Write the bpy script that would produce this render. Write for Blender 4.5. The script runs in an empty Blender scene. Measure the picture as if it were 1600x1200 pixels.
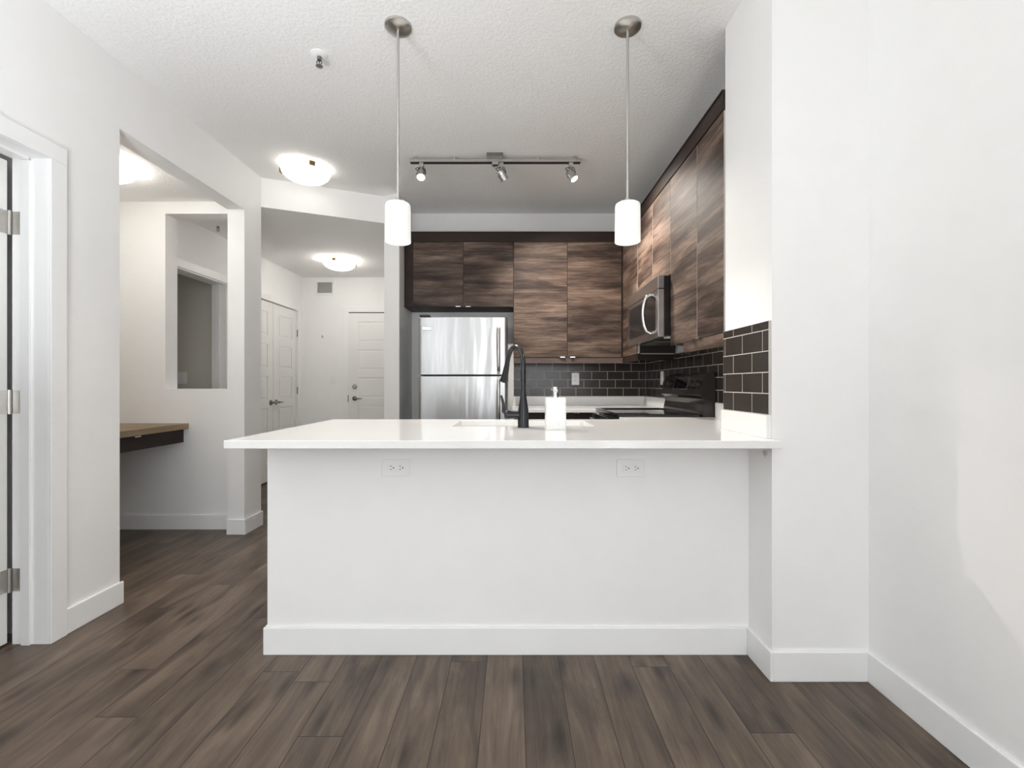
import bpy, bmesh, math, random
from mathutils import Vector, Matrix

random.seed(7)
S = bpy.context.scene
COL = S.collection
EYE = 1.1125                      # camera height, metres

# ------------------------------------------------------------------ camera
cd = bpy.data.cameras.new('camera')
cd.sensor_width = 36.0
cd.lens = 16.0
cd.shift_x = -3.0 / 1600.0
cd.clip_start = 0.02
cam = bpy.data.objects.new('camera', cd)
cam.location = (0, 0, EYE)
cam.rotation_euler = (math.radians(90), 0, 0)
COL.objects.link(cam)
S.camera = cam

# ------------------------------------------------------------------ view, world, daylight
S.view_settings.view_transform = 'Standard'
S.view_settings.look = 'None'
S.view_settings.exposure = 0.08
S.view_settings.gamma = 1.0
S.view_settings.use_curve_mapping = False
S.cycles.max_bounces = 14
S.cycles.diffuse_bounces = 8
S.cycles.glossy_bounces = 4
S.cycles.sample_clamp_indirect = 8.0

SKY = 6.4
DOME = 2.3
DOME_HALL = 15.5
DOME_NOOK = 11.5
SPOT = 110.0
UPLIGHT = 42.0
PEND = 4.5
w = bpy.data.worlds.new('daylight')
S.world = w
w.use_nodes = True
wn = w.node_tree
bg = wn.nodes['Background']
wc = wn.nodes.new('ShaderNodeTexCoord')
wx = wn.nodes.new('ShaderNodeSeparateXYZ')
wr = wn.nodes.new('ShaderNodeValToRGB')
wn.links.new(wc.outputs['Generated'], wx.inputs[0])
wn.links.new(wx.outputs['Z'], wr.inputs[0])
wr.color_ramp.elements[0].position = 0.0
wr.color_ramp.elements[0].color = (0.90, 0.92, 0.94, 1)   # unseen ground kept nearly as bright as the sky to lift the ceiling
wr.color_ramp.elements[1].position = 0.15
wr.color_ramp.elements[1].color = (0.90, 0.95, 1.0, 1)
wn.links.new(wr.outputs[0], bg.inputs['Color'])
bg.inputs['Strength'].default_value = SKY

WIN = (-0.30, 1.24, 0.06, 2.58, -5.2)     # living-room window behind the camera

def portal(loc, rot, sx, sy):
    pl = bpy.data.lights.new('window_portal', 'AREA')
    pl.shape = 'RECTANGLE'
    pl.size = sx
    pl.size_y = sy
    pl.cycles.is_portal = True
    po = bpy.data.objects.new('window_portal', pl)
    po.location = loc
    po.rotation_euler = rot
    COL.objects.link(po)
WINR = (-4.40, -1.60, 0.06, 2.58)          # added unseen window in the right wall, brightening the left side (y0, y1, z0, z1)
portal(((WIN[0] + WIN[1]) / 2, WIN[4] - 0.12, (WIN[2] + WIN[3]) / 2), (math.radians(90), 0, 0), WIN[1] - WIN[0], WIN[3] - WIN[2])
portal((1.45, (WINR[0] + WINR[1]) / 2, (WINR[2] + WINR[3]) / 2), (math.radians(90), 0, math.radians(90)), WINR[1] - WINR[0], WINR[3] - WINR[2])


# ------------------------------------------------------------------ node helpers
class NT:
    def __init__(self, name):
        self.m = bpy.data.materials.new(name)
        self.m.use_nodes = True
        self.t = self.m.node_tree
        self.b = self.t.nodes['Principled BSDF']

    def n(self, kind, **kw):
        nd = self.t.nodes.new('ShaderNode' + kind)
        for k, v in kw.items():
            if k.startswith('i_'):
                key = k[2:]
                nd.inputs[int(key) if key.isdigit() else key].default_value = v
            else:
                setattr(nd, k, v)
        return nd

    def l(self, a, b):
        self.t.links.new(a, b)

    def math(self, op, a, b=None, c=None):
        nd = self.n('Math', operation=op)
        for i, v in enumerate((a, b, c)):
            if v is None:
                continue
            if isinstance(v, (int, float)):
                nd.inputs[i].default_value = v
            else:
                self.l(v, nd.inputs[i])
        return nd.outputs[0]

    def ramp(self, fac, stops):
        nd = self.n('ValToRGB')
        els = nd.color_ramp.elements
        while len(els) < len(stops):
            els.new(0.5)
        for e, (p, c) in zip(els, stops):
            e.position = p
            e.color = (*c, 1)
        self.l(fac, nd.inputs[0])
        return nd.outputs[0]

    def mix(self, fac, a, b, mode='MIX'):
        nd = self.n('Mix', data_type='RGBA', blend_type=mode)
        for sock, v in ((0, fac), (6, a), (7, b)):
            if isinstance(v, (int, float)):
                nd.inputs[sock].default_value = v
            elif isinstance(v, tuple):
                nd.inputs[sock].default_value = (*v, 1)
            else:
                self.l(v, nd.inputs[sock])
        return nd.outputs[2]

    def bump(self, h, strength, dist):
        nd = self.n('Bump', i_Strength=strength, i_Distance=dist)
        self.l(h, nd.inputs['Height'])
        self.l(nd.outputs[0], self.b.inputs['Normal'])
        return nd

    def noise(self, vec, scale, detail=3, rough=0.5, dist=0.0):
        nd = self.n('TexNoise', i_Scale=scale, i_Detail=detail, i_Roughness=rough, i_Distortion=dist)
        if vec is not None:
            self.l(vec, nd.inputs['Vector'])
        return nd.outputs[0]

    def vmul(self, vec, s):
        nd = self.n('VectorMath', operation='MULTIPLY')
        self.l(vec, nd.inputs[0])
        nd.inputs[1].default_value = s
        return nd.outputs[0]

    def set(self, **kw):
        for k, v in kw.items():
            self.b.inputs[k.replace('_', ' ')].default_value = v
        return self


def solid(name, col, rough=0.5, metal=0.0, spec=0.5, bump=None, coat=0.0):
    """plain surface with slight procedural mottling"""
    t = NT(name)
    co = t.n('TexCoord').outputs['Object']
    f = t.noise(co, 9.0, 3)
    c = t.ramp(f, [(0.3, tuple(x * 0.992 for x in col)), (0.7, tuple(min(1, x * 1.008) for x in col))])
    t.l(c, t.b.inputs['Base Color'])
    t.set(Roughness=rough, Metallic=metal)
    t.b.inputs['Specular IOR Level'].default_value = spec
    if coat:
        t.b.inputs['Coat Weight'].default_value = coat
        t.b.inputs['Coat Roughness'].default_value = 0.05
    if bump:
        t.bump(t.noise(co, bump[0], 4, 0.6), bump[1], bump[2])
    return t.m


def glow(name, col, strength, base=0.9):
    t = NT(name)
    t.set(Roughness=0.4)
    t.b.inputs['Base Color'].default_value = (base, base, base * 0.98, 1)
    t.b.inputs['Emission Color'].default_value = (*col, 1)
    t.b.inputs['Emission Strength'].default_value = strength
    return t.m


def wood_cabinet(name, stops, tone=1.0, rough=0.55, zscale=1.0):
    """horizontal-grain walnut laminate; each door gets its own piece of the pattern"""
    t = NT(name)
    co = t.n('TexCoord').outputs['Object']
    rnd = t.n('ObjectInfo').outputs['Random']
    off = t.n('CombineXYZ')
    t.l(t.math('MULTIPLY', rnd, 37.0), off.inputs[0])
    t.l(t.math('MULTIPLY', rnd, 11.0), off.inputs[1])
    t.l(t.math('MULTIPLY', rnd, 5.0), off.inputs[2])
    ad = t.n('VectorMath', operation='ADD')
    t.l(co, ad.inputs[0]); t.l(off.outputs[0], ad.inputs[1])
    v = ad.outputs[0]
    a = t.noise(t.vmul(v, (1.5, 1.5, 10.0 * zscale)), 1.0, 5, 0.6, 0.35)
    b = t.noise(t.vmul(v, (2.6, 2.6, 60.0 * zscale)), 1.0, 5, 0.65, 0.2)
    c = t.noise(t.vmul(v, (14.0, 14.0, 330.0)), 1.0, 2, 0.6)
    s = t.math('ADD', t.math('MULTIPLY', a, 0.58), t.math('ADD', t.math('MULTIPLY', b, 0.30), t.math('MULTIPLY', c, 0.14)))
    colr = t.ramp(s, stops)
    warm = t.noise(t.vmul(v, (2.0, 2.0, 5.0)), 1.0, 2)
    colr = t.mix(t.ramp(warm, [(0.4, (0, 0, 0)), (0.65, (0.40, 0.40, 0.40))]), colr, (1.0, 0.84, 0.72), 'MULTIPLY')
    t.l(colr, t.b.inputs['Base Color'])
    t.set(Roughness=rough)
    t.b.inputs['Specular IOR Level'].default_value = 0.3
    t.bump(s, 0.12, 0.002)
    return t.m


def floor_wood():
    PW, PL = 0.1435, 1.24
    t = NT('vinyl_plank_wood')
    co = t.n('TexCoord').outputs['Object']
    sep = t.n('SeparateXYZ'); t.l(co, sep.inputs[0])
    x = t.math('DIVIDE', t.math('SUBTRACT', sep.outputs[0], 0.0356), PW)
    cx = t.math('FLOOR', x)
    fx = t.math('FRACT', x)
    wn1 = t.n('TexWhiteNoise', noise_dimensions='1D'); t.l(cx, wn1.inputs['W'])
    y = t.math('ADD', t.math('DIVIDE', sep.outputs[1], PL), t.math('MULTIPLY', wn1.outputs[0], 7.0))
    cy = t.math('FLOOR', y)
    fy = t.math('FRACT', y)
    idv = t.n('CombineXYZ'); t.l(cx, idv.inputs[0]); t.l(cy, idv.inputs[1])
    wn2 = t.n('TexWhiteNoise', noise_dimensions='2D'); t.l(idv.outputs[0], wn2.inputs['Vector'])
    shift = t.n('VectorMath', operation='MULTIPLY_ADD')
    t.l(wn2.outputs['Color'], shift.inputs[0]); shift.inputs[1].default_value = (23, 41, 9); t.l(co, shift.inputs[2])
    v = shift.outputs[0]
    g1 = t.noise(t.vmul(v, (10.0, 1.3, 1.0)), 1.0, 6, 0.65, 1.6)
    g2 = t.noise(t.vmul(v, (85.0, 3.0, 1.0)), 1.0, 4, 0.6, 0.2)
    g3 = t.noise(t.vmul(v, (5.0, 3.2, 1.0)), 1.0, 3, 0.5, 0.6)
    s = t.math('ADD', t.math('MULTIPLY', g1, 0.55), t.math('ADD', t.math('MULTIPLY', g2, 0.22), t.math('MULTIPLY', g3, 0.25)))
    s = t.math('ADD', s, t.math('MULTIPLY', t.math('SUBTRACT', wn2.outputs['Value'], 0.5), 0.09))
    c = t.ramp(s, [(0.32, (0.030, 0.020, 0.0135)), (0.44, (0.080, 0.056, 0.040)), (0.54, (0.132, 0.094, 0.067)), (0.64, (0.192, 0.143, 0.104)), (0.76, (0.285, 0.222, 0.168))])
    # knots
    vo = t.n('TexVoronoi', voronoi_dimensions='2D', i_Scale=1.0, i_Randomness=1.0)
    t.l(t.vmul(v, (6.0, 1.7, 1.0)), vo.inputs['Vector'])
    kn = t.ramp(vo.outputs['Distance'], [(0.0, (0.22, 0.19, 0.16)), (0.06, (0.45, 0.42, 0.39)), (0.17, (1, 1, 1))])
    c = t.mix(0.9, c, kn, 'MULTIPLY')
    # seams
    ex = t.math('MULTIPLY', t.math('MINIMUM', fx, t.math('SUBTRACT', 1.0, fx)), PW)
    ey = t.math('MULTIPLY', t.math('MINIMUM', fy, t.math('SUBTRACT', 1.0, fy)), PL)
    e = t.math('MINIMUM', ex, ey)
    seam = t.ramp(t.math('MULTIPLY', e, 100.0), [(0.09, (0.15, 0.13, 0.12)), (0.20, (1, 1, 1))])
    c = t.mix(1.0, c, seam, 'MULTIPLY')
    t.l(c, t.b.inputs['Base Color'])
    rr = t.math('ADD', 0.30, t.math('MULTIPLY', g2, 0.16))
    t.l(rr, t.b.inputs['Roughness'])
    h = t.math('ADD', t.math('MULTIPLY', s, 0.5), t.math('MINIMUM', t.math('MULTIPLY', e, 500.0), 1.0))
    t.bump(h, 0.22, 0.0012)
    return t.m


def stainless(name, col=(0.60, 0.605, 0.61), rough=0.2, wavy=0.0, brush=(240, 240, 3)):
    t = NT(name)
    co = t.n('TexCoord').outputs['Object']
    g = t.noise(t.vmul(co, brush), 1.0, 2)
    t.l(t.ramp(g, [(0.3, tuple(x * 0.92 for x in col)), (0.7, col)]), t.b.inputs['Base Color'])
    t.set(Metallic=1.0, Roughness=rough)
    if wavy:
        t.set(Anisotropic=0.7, Anisotropic_Rotation=0.25)
    if wavy:
        t.bump(t.noise(t.vmul(co, (7.5, 2.0, 0.9)), 1.0, 2, 0.45, 0.4), wavy, 0.05)
    return t.m


def quartz():
    t = NT('white_quartz')
    co = t.n('TexCoord').outputs['Object']
    f = t.noise(co, 260.0, 2)
    g = t.noise(co, 3.0, 4)
    c = t.ramp(f, [(0.32, (0.83, 0.825, 0.81)), (0.5, (0.86, 0.855, 0.845))])
    c = t.mix(t.ramp(g, [(0.4, (0, 0, 0)), (0.7, (0.10, 0.10, 0.10))]), c, (0.8, 0.78, 0.74))
    t.l(c, t.b.inputs['Base Color'])
    t.set(Roughness=0.13)
    return t.m


def marble():
    t = NT('white_marble')
    co = t.n('TexCoord').outputs['Object']
    n1 = t.noise(co, 14.0, 5, 0.6, 2.5)
    c = t.ramp(n1, [(0.42, (0.88, 0.875, 0.86)), (0.5, (0.80, 0.79, 0.78)), (0.56, (0.89, 0.885, 0.87))])
    t.l(c, t.b.inputs['Base Color'])
    t.set(Roughness=0.28)
    return t.m


M = {}
M['wall'] = solid('wall_paint', (0.88, 0.876, 0.866), 0.62, bump=(180, 0.05, 0.0008))
M['greige'] = solid('greige_paint', (0.66, 0.635, 0.575), 0.62)
M['ceil'] = None
t = NT('knockdown_ceiling')
co = t.n('TexCoord').outputs['Object']
t.b.inputs['Base Color'].default_value = (0.895, 0.89, 0.88, 1)
t.set(Roughness=0.8)
n1 = t.noise(co, 58.0, 3, 0.55, 0.6)
n2 = t.ramp(n1, [(0.42, (0, 0, 0)), (0.60, (1, 1, 1))])
t.bump(n2, 0.34, 0.004)
M['ceil'] = t.m
M['trim'] = solid('white_trim', (0.88, 0.88, 0.875), 0.36)
M['door'] = solid('door_paint', (0.83, 0.825, 0.81), 0.38)
M['plastic'] = solid('white_plastic', (0.86, 0.86, 0.86), 0.3)
M['floor'] = floor_wood()
STOPS = [(0.37, (0.015, 0.0093, 0.007)), (0.45, (0.042, 0.027, 0.021)), (0.525, (0.098, 0.067, 0.052)), (0.60, (0.185, 0.135, 0.108)), (0.68, (0.26, 0.20, 0.165))]
M['walnut'] = wood_cabinet('walnut_laminate', STOPS)
M['rail'] = wood_cabinet('pale_walnut_edge', [(0.3, (0.07, 0.052, 0.045)), (0.55, (0.14, 0.108, 0.095)), (0.75, (0.22, 0.18, 0.16))])
M['espresso'] = wood_cabinet('espresso_wood', [(0.3, (0.014, 0.008, 0.006)), (0.6, (0.030, 0.017, 0.012)), (0.8, (0.048, 0.029, 0.021))], rough=0.5)
M['carcass'] = solid('dark_cabinet_box', (0.022, 0.016, 0.014), 0.6)
M['edge'] = solid('pale_edge_and_lit_seam', (0.55, 0.52, 0.48), 0.5)
M['desk'] = wood_cabinet('desk_oak_laminate', [(0.3, (0.20, 0.145, 0.09)), (0.5, (0.33, 0.25, 0.165)), (0.7, (0.46, 0.36, 0.25))], zscale=0.2)
M['quartz'] = quartz()
M['marble'] = marble()
M['tile'] = solid('charcoal_glazed_tile', (0.034, 0.026, 0.021), 0.22, spec=0.45)
M['grout'] = solid('pale_grout', (0.56, 0.54, 0.51), 0.8, bump=(300, 0.2, 0.001))
M['steel'] = stainless('stainless_wavy', (0.54, 0.545, 0.55), 0.30, wavy=0.22)
M['steel2'] = stainless('stainless_brushed', (0.56, 0.55, 0.54), 0.27)
M['nickel'] = stainless('brushed_nickel', (0.60, 0.585, 0.56), 0.3)
M['chrome'] = stainless('chrome', (0.82, 0.82, 0.82), 0.08)
M['gunmetal'] = stainless('dark_lever_metal', (0.26, 0.25, 0.24), 0.3)
M['black'] = solid('gloss_black', (0.012, 0.012, 0.013), 0.09)
M['glassblack'] = solid('black_glass', (0.010, 0.010, 0.011), 0.035, spec=0.6)
M['matteblack'] = solid('matte_black_metal', (0.009, 0.009, 0.012), 0.26)
M['blackplastic'] = solid('black_plastic', (0.02, 0.02, 0.02), 0.45)
M['fridgeside'] = solid('grey_fridge_shell', (0.16, 0.16, 0.165), 0.45)
M['bronze'] = stainless('antique_bronze', (0.30, 0.20, 0.09), 0.4)
M['dome'] = glow('lit_frosted_glass', (1.0, 0.955, 0.89), DOME)
M['dome_hall'] = glow('lit_frosted_glass_hall', (1.0, 0.955, 0.89), DOME_HALL)
M['dome_nook'] = glow('lit_frosted_glass_nook', (1.0, 0.955, 0.89), DOME_NOOK)
M['shade'] = glow('lit_opal_shade', (1.0, 0.965, 0.90), 0.50, 0.55)
M['diffuser'] = glow('lit_opal_diffuser', (1.0, 0.97, 0.88), 0.85, 0.6)
M['bulb'] = glow('lit_spot_bulb', (1.0, 0.95, 0.88), 12.0)
M['grille'] = solid('grey_grille', (0.46, 0.45, 0.44), 0.6)
M['gasket'] = solid('dark_gasket_and_gap_shade', (0.03, 0.03, 0.03), 0.6)
M['hole'] = solid('outlet_slots', (0.03, 0.03, 0.03), 0.6)
M['panelblack'] = solid('brown_black_enamel', (0.026, 0.022, 0.020), 0.14)
M['screen'] = solid('display_glass', (0.008, 0.008, 0.010), 0.05)
t = NT('window_pane')
mx = t.n('MixShader', i_0=0.93)
gl = t.n('BsdfGlossy', i_Roughness=0.0)
tr = t.n('BsdfTransparent')
t.l(gl.outputs[0], mx.inputs[1]); t.l(tr.outputs[0], mx.inputs[2])
t.l(mx.outputs[0], t.t.nodes['Material Output'].inputs['Surface'])
M['pane'] = t.m


# ------------------------------------------------------------------ mesh helpers
class MB:
    def __init__(self):
        self.bm = bmesh.new()
        self.mats = []
        self.smooth = False

    def _mi(self, mat):
        if mat is None:
            return 0
        if mat not in self.mats:
            self.mats.append(mat)
        return self.mats.index(mat)

    def _absorb(self, tmp, mat=None, mtx=None):
        if mtx is not None:
            bmesh.ops.transform(tmp, matrix=mtx, verts=tmp.verts)
        mi = self._mi(mat)
        mp = {}
        for v in tmp.verts:
            mp[v] = self.bm.verts.new(v.co)
        for f in tmp.faces:
            try:
                nf = self.bm.faces.new([mp[v] for v in f.verts])
            except ValueError:
                continue
            nf.smooth = f.smooth
            nf.material_index = mi
        tmp.free()
        return self

    def box(self, x0, x1, y0, y1, z0, z1, bev=0.0, mat=None, seg=2, mtx=None):
        t = bmesh.new()
        vs = [t.verts.new((x, y, z)) for x in (x0, x1) for y in (y0, y1) for z in (z0, z1)]
        for q in ((0, 1, 3, 2), (4, 6, 7, 5), (0, 4, 5, 1), (2, 3, 7, 6), (0, 2, 6, 4), (1, 5, 7, 3)):
            t.faces.new([vs[i] for i in q])
        bmesh.ops.recalc_face_normals(t, faces=t.faces)
        if bev:
            bmesh.ops.bevel(t, geom=list(t.edges), offset=bev, segments=seg, profile=0.5, affect='EDGES', clamp_overlap=True)
        return self._absorb(t, mat, mtx)

    def prism(self, poly, z0, z1, axis='z', bev=0.0, mat=None, mtx=None):
        """poly in the plane normal to axis; z0..z1 along it"""
        def P(a, b, c):
            return {'z': (a, b, c), 'y': (a, c, b), 'x': (c, a, b)}[axis]
        t = bmesh.new()
        lo = [t.verts.new(P(a, b, z0)) for a, b in poly]
        hi = [t.verts.new(P(a, b, z1)) for a, b in poly]
        n = len(poly)
        t.faces.new(lo); t.faces.new(hi)
        for i in range(n):
            t.faces.new((lo[i], lo[(i + 1) % n], hi[(i + 1) % n], hi[i]))
        bmesh.ops.recalc_face_normals(t, faces=t.faces)
        if bev:
            bmesh.ops.bevel(t, geom=list(t.edges), offset=bev, segments=2, profile=0.5, affect='EDGES', clamp_overlap=True)
        return self._absorb(t, mat, mtx)

    def tube(self, pts, r, seg=12, mat=None, caps=True):
        pts = [Vector(p) for p in pts]
        rs = r if isinstance(r, (list, tuple)) else [r] * len(pts)
        t = bmesh.new()
        rings = []
        up = None
        for i, p in enumerate(pts):
            a = pts[max(0, i - 1)]; b = pts[min(len(pts) - 1, i + 1)]
            d = (b - a).normalized()
            if up is None:
                up = d.orthogonal().normalized()
            else:
                up = (up - d * up.dot(d)).normalized()
            s = d.cross(up)
            rings.append([t.verts.new(p + (up * math.cos(2 * math.pi * k / seg) + s * math.sin(2 * math.pi * k / seg)) * rs[i]) for k in range(seg)])
        for a, b in zip(rings, rings[1:]):
            for k in range(seg):
                f = t.faces.new((a[k], a[(k + 1) % seg], b[(k + 1) % seg], b[k]))
                f.smooth = True
        if caps:
            t.faces.new(rings[0]); t.faces.new(rings[-1])
        bmesh.ops.recalc_face_normals(t, faces=t.faces)
        return self._absorb(t, mat)

    def cyl(self, p0, p1, r, seg=20, mat=None):
        return self.tube([p0, p1], r, seg, mat)

    def lathe(self, prof, origin, axis=(0, 0, 1), seg=32, mat=None, smooth=True):
        """prof: list of (radius, height along axis)"""
        ax = Vector(axis).normalized()
        u = ax.orthogonal().normalized(); s = ax.cross(u)
        o = Vector(origin)
        t = bmesh.new()
        rings = []
        for r, h in prof:
            if r < 1e-6:
                rings.append([t.verts.new(o + ax * h)])
            else:
                rings.append([t.verts.new(o + ax * h + (u * math.cos(2 * math.pi * k / seg) + s * math.sin(2 * math.pi * k / seg)) * r) for k in range(seg)])
        for a, b in zip(rings, rings[1:]):
            for k in range(seg):
                k2 = (k + 1) % seg
                if len(a) == 1 and len(b) == 1:
                    continue
                if len(a) == 1:
                    f = t.faces.new((a[0], b[k], b[k2]))
                elif len(b) == 1:
                    f = t.faces.new((a[k], a[k2], b[0]))
                else:
                    f = t.faces.new((a[k], a[k2], b[k2], b[k]))
                f.smooth = smooth
        bmesh.ops.recalc_face_normals(t, faces=t.faces)
        return self._absorb(t, mat)

    def build(self, name, mat=None, parent=None, origin=None):
        me = bpy.data.meshes.new(name)
        o = bpy.data.objects.new(name, me)
        base = Vector((0, 0, 0))
        if parent is not None:
            base = parent['_loc'] if isinstance(parent, dict) else WORLD[parent]
        elif origin is not None:
            base = Vector(origin)
        bmesh.ops.translate(self.bm, verts=self.bm.verts, vec=-base)
        for e in self.bm.edges:
            if len(e.link_faces) == 2 and e.calc_face_angle(0) > 0.7:
                e.smooth = False
        self.bm.to_mesh(me); self.bm.free()
        if self.mats:
            for m_ in self.mats:
                me.materials.append(m_)
        else:
            me.materials.append(mat)
        COL.objects.link(o)
        if parent is not None:
            o.parent = parent
        else:
            o.location = base
        WORLD[o] = base
        return o


WORLD = {}


def tag(o, label=None, cat=None, group=None, kind=None):
    if label: o['label'] = label
    if cat: o['category'] = cat
    if group: o['group'] = group
    if kind: o['kind'] = kind
    return o


def thing(name, label, cat, loc, group=None, kind=None):
    o = bpy.data.objects.new(name, None)
    o.empty_display_size = 0.05
    o.location = loc
    COL.objects.link(o)
    WORLD[o] = Vector(loc)
    return tag(o, label, cat, group, kind)


def struct(name, mb, mat, label, cat):
    o = mb.build(name, mat)
    return tag(o, label, cat, kind='structure')


def dup(root, loc, label, group=None):
    r = root.copy(); COL.objects.link(r); r.location = loc
    WORLD[r] = Vector(loc)
    r['label'] = label
    if group: r['group'] = group
    for ch in list(root.children):
        c = ch.copy(); COL.objects.link(c); c.parent = r
        for g in list(ch.children):
            d = g.copy(); COL.objects.link(d); d.parent = c
    return r


# ------------------------------------------------------------------ key dimensions
CE = 2.742          # main ceiling
LC = 2.51           # dropped ceiling in nook and hall
XL = -1.995         # living room left wall face
XLi = -2.12         # its far face
XR = 1.332          # living room right wall
PX, PY0, PY1 = 0.9687, 1.709, 2.085     # pillar
YB = 4.35           # kitchen back wall
XK = 1.266          # kitchen right wall
XS = -0.975         # wall beside the fridge
XH = -2.77          # hall left wall
YH = 5.963          # hall end wall
CT = 0.907          # worktop height
BBH, BBT = 0.112, 0.012

# ------------------------------------------------------------------ floor and ceilings
struct('floor', MB().box(-4.3, 1.45, 0.0, 6.1, -0.05, 0).box(-2.12, 1.45, -5.3, 0.0, -0.05, 0), M['floor'], 'dark brown wood plank floor running away from the viewer', 'floor')
struct('ceiling', MB().box(-4.3, 1.45, 0.0, 6.1, CE, CE + 0.1).box(-2.12, 1.45, -5.3, 0.0, CE, CE + 0.1), M['ceil'], 'white textured ceiling over kitchen and living room', 'ceiling')
hall_poly = [(XL, 3.591), (-1.127, 3.96), (-1.10, 5.963), (XH - 0.13, 5.963), (XH - 0.13, 3.487), (XLi, 3.487)]
hall_ceiling = struct('ceiling_hall', MB().prism([(XL, 3.591), (-1.127, 3.955), (-1.127, YH), (XH, YH), (XH, 3.612), (XLi, 3.612), (XLi, 3.591)], LC, CE), M['ceil'],
       'lowered white ceiling with slanted front over the entry hall', 'ceiling')
hall_ceiling.data.materials.append(M['wall'])
for f in hall_ceiling.data.polygons:
    if abs(f.normal.z) < 0.5:
        f.material_index = 1
struct('ceiling_nook', MB().box(-3.08, XLi, 2.16, 3.487, LC, CE), M['ceil'], 'lowered white ceiling over the desk nook', 'ceiling')
struct('ceiling_bathroom', MB().box(-4.2, XH - 0.13, 3.612, 4.46, LC, CE), M['ceil'], 'lowered ceiling of the small room seen through the wall opening', 'ceiling')

# ------------------------------------------------------------------ walls
D1a, D1b, DTOP = 1.13, 1.946, 2.078     # bedroom doorway in the left wall
OA, OB, OT = 2.303, 3.369, 2.405        # nook opening in the left wall
mb = MB()
mb.box(XLi, XL, -5.3, D1a, 0, CE)
mb.box(XLi, XL, D1a, D1b, DTOP, CE)
mb.box(XLi, XL, D1b, OA, 0, CE)
mb.box(XLi, XL, OA, OB, OT, CE)
mb.box(XLi, XL, OB, 3.591, 0, CE)
struct('wall_left', mb, M['wall'], 'warm white left wall with doorway and tall nook opening', 'wall')

mb = MB()
mb.box(XR, XR + 0.1, -5.3, WINR[0], 0, CE)
mb.box(XR, XR + 0.1, WINR[0], WINR[1], 0, WINR[2])
mb.box(XR, XR + 0.1, WINR[0], WINR[1], WINR[3], CE)
mb.box(XR, XR + 0.1, WINR[1], PY0, 0, CE)
struct('wall_right', mb, M['wall'], 'plain white wall at the right of the photo', 'wall')
struct('wall_pillar', MB().box(PX, XR + 0.1, PY0, PY1, 0, CE), M['wall'], 'white wall stub at the right end of the peninsula counter', 'wall')
struct('wall_kitchen_right', MB().box(XK, XK + 0.15, PY1, YB, 0, CE), M['wall'], 'kitchen wall behind the range and microwave', 'wall')
struct('wall_kitchen_back', MB().box(XS, XK + 0.15, YB, YB + 0.1, 0, CE), M['wall'], 'white kitchen back wall above the dark wall cabinets', 'wall')
struct('wall_fridge_side', MB().prism([(-1.127, 3.955), (XS, 3.873), (XS, YB + 0.1), (-1.127, YB + 0.1)], 0, CE), M['wall'],
       'white wall end between the hall and the refrigerator', 'wall')
struct('wall_hall_right', MB().box(-1.127, -1.02, YB + 0.1, YH, 0, CE), M['wall'], 'right wall of the entry hall', 'wall')
struct('wall_hall_back', MB().box(-4.3, -1.02, YH, YH + 0.1, 0, CE), M['wall'], 'end wall of the hall with the entry door', 'wall')
# hall left wall: doorway 3.70..4.39, closet 4.69..5.81
mb = MB()
HO = XH - 0.13
mb.box(HO, XH, 3.612, 3.70, 0, CE)
mb.box(HO, XH, 3.70, 4.39, 2.078, CE)
mb.box(HO, XH, 4.39, 4.69, 0, CE)
mb.box(HO, XH, 4.69, 5.81, 2.05, CE)
mb.box(HO, XH, 5.81, YH, 0, CE)
struct('wall_hall_left', mb, M['wall'], 'hall wall with the double closet doors', 'wall')
struct('wall_closet_back', MB().box(-3.5, -3.45, 4.5, YH, 0, CE), M['wall'], 'back of the hall closet behind its closed doors', 'wall')
struct('wall_bathroom_back', MB().box(-4.2, HO, 4.46, 4.50, 0, CE), M['greige'], 'grey-beige wall with a light switch seen through the nook opening', 'wall')
# nook back wall with the pass-through window
NY0, NY1 = 3.487, 3.612
W0, W1, WZ0, WZ1 = -2.671, -2.125, 1.0747, 2.417
mb = MB()
mb.box(-4.2, W0, NY0, NY1, 0, CE)
mb.box(W0, W1, NY0, NY1, 0, WZ0)
mb.box(W0, W1, NY0, NY1, WZ1, CE)
mb.box(W1, XLi, NY0, NY1, 0, CE)
struct('wall_nook_back', mb, M['wall'], 'back wall of the desk nook with an open pass-through', 'wall')
struct('wall_nook_left', MB().box(-5.2, -3.08, 2.16, NY0, 0, CE), M['wall'], 'left wall of the desk nook behind the desk', 'wall')
struct('wall_nook_front', MB().box(-4.2, XLi, 2.03, 2.16, 0, CE), M['wall'], 'wall between the bedroom and the desk nook', 'wall')
struct('wall_outer_left', MB().box(-4.3, -4.2, 0.0, YH, 0, CE), M['wall'], 'outer wall of the bedroom at far left', 'wall')
struct('wall_bedroom_front', MB().box(-4.2, XLi, 0.0, 0.1, 0, CE), M['wall'], 'front wall of the dark bedroom', 'wall')
mb = MB()
mb.box(XL, WIN[0], -5.3, -5.2, 0, CE)
mb.box(WIN[1], XR, -5.3, -5.2, 0, CE)
mb.box(WIN[0], WIN[1], -5.3, -5.2, 0, WIN[2])
mb.box(WIN[0], WIN[1], -5.3, -5.2, WIN[3], CE)
struct('wall_rear', mb, M['wall'], 'living room wall behind the viewer with a large window', 'wall')

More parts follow.
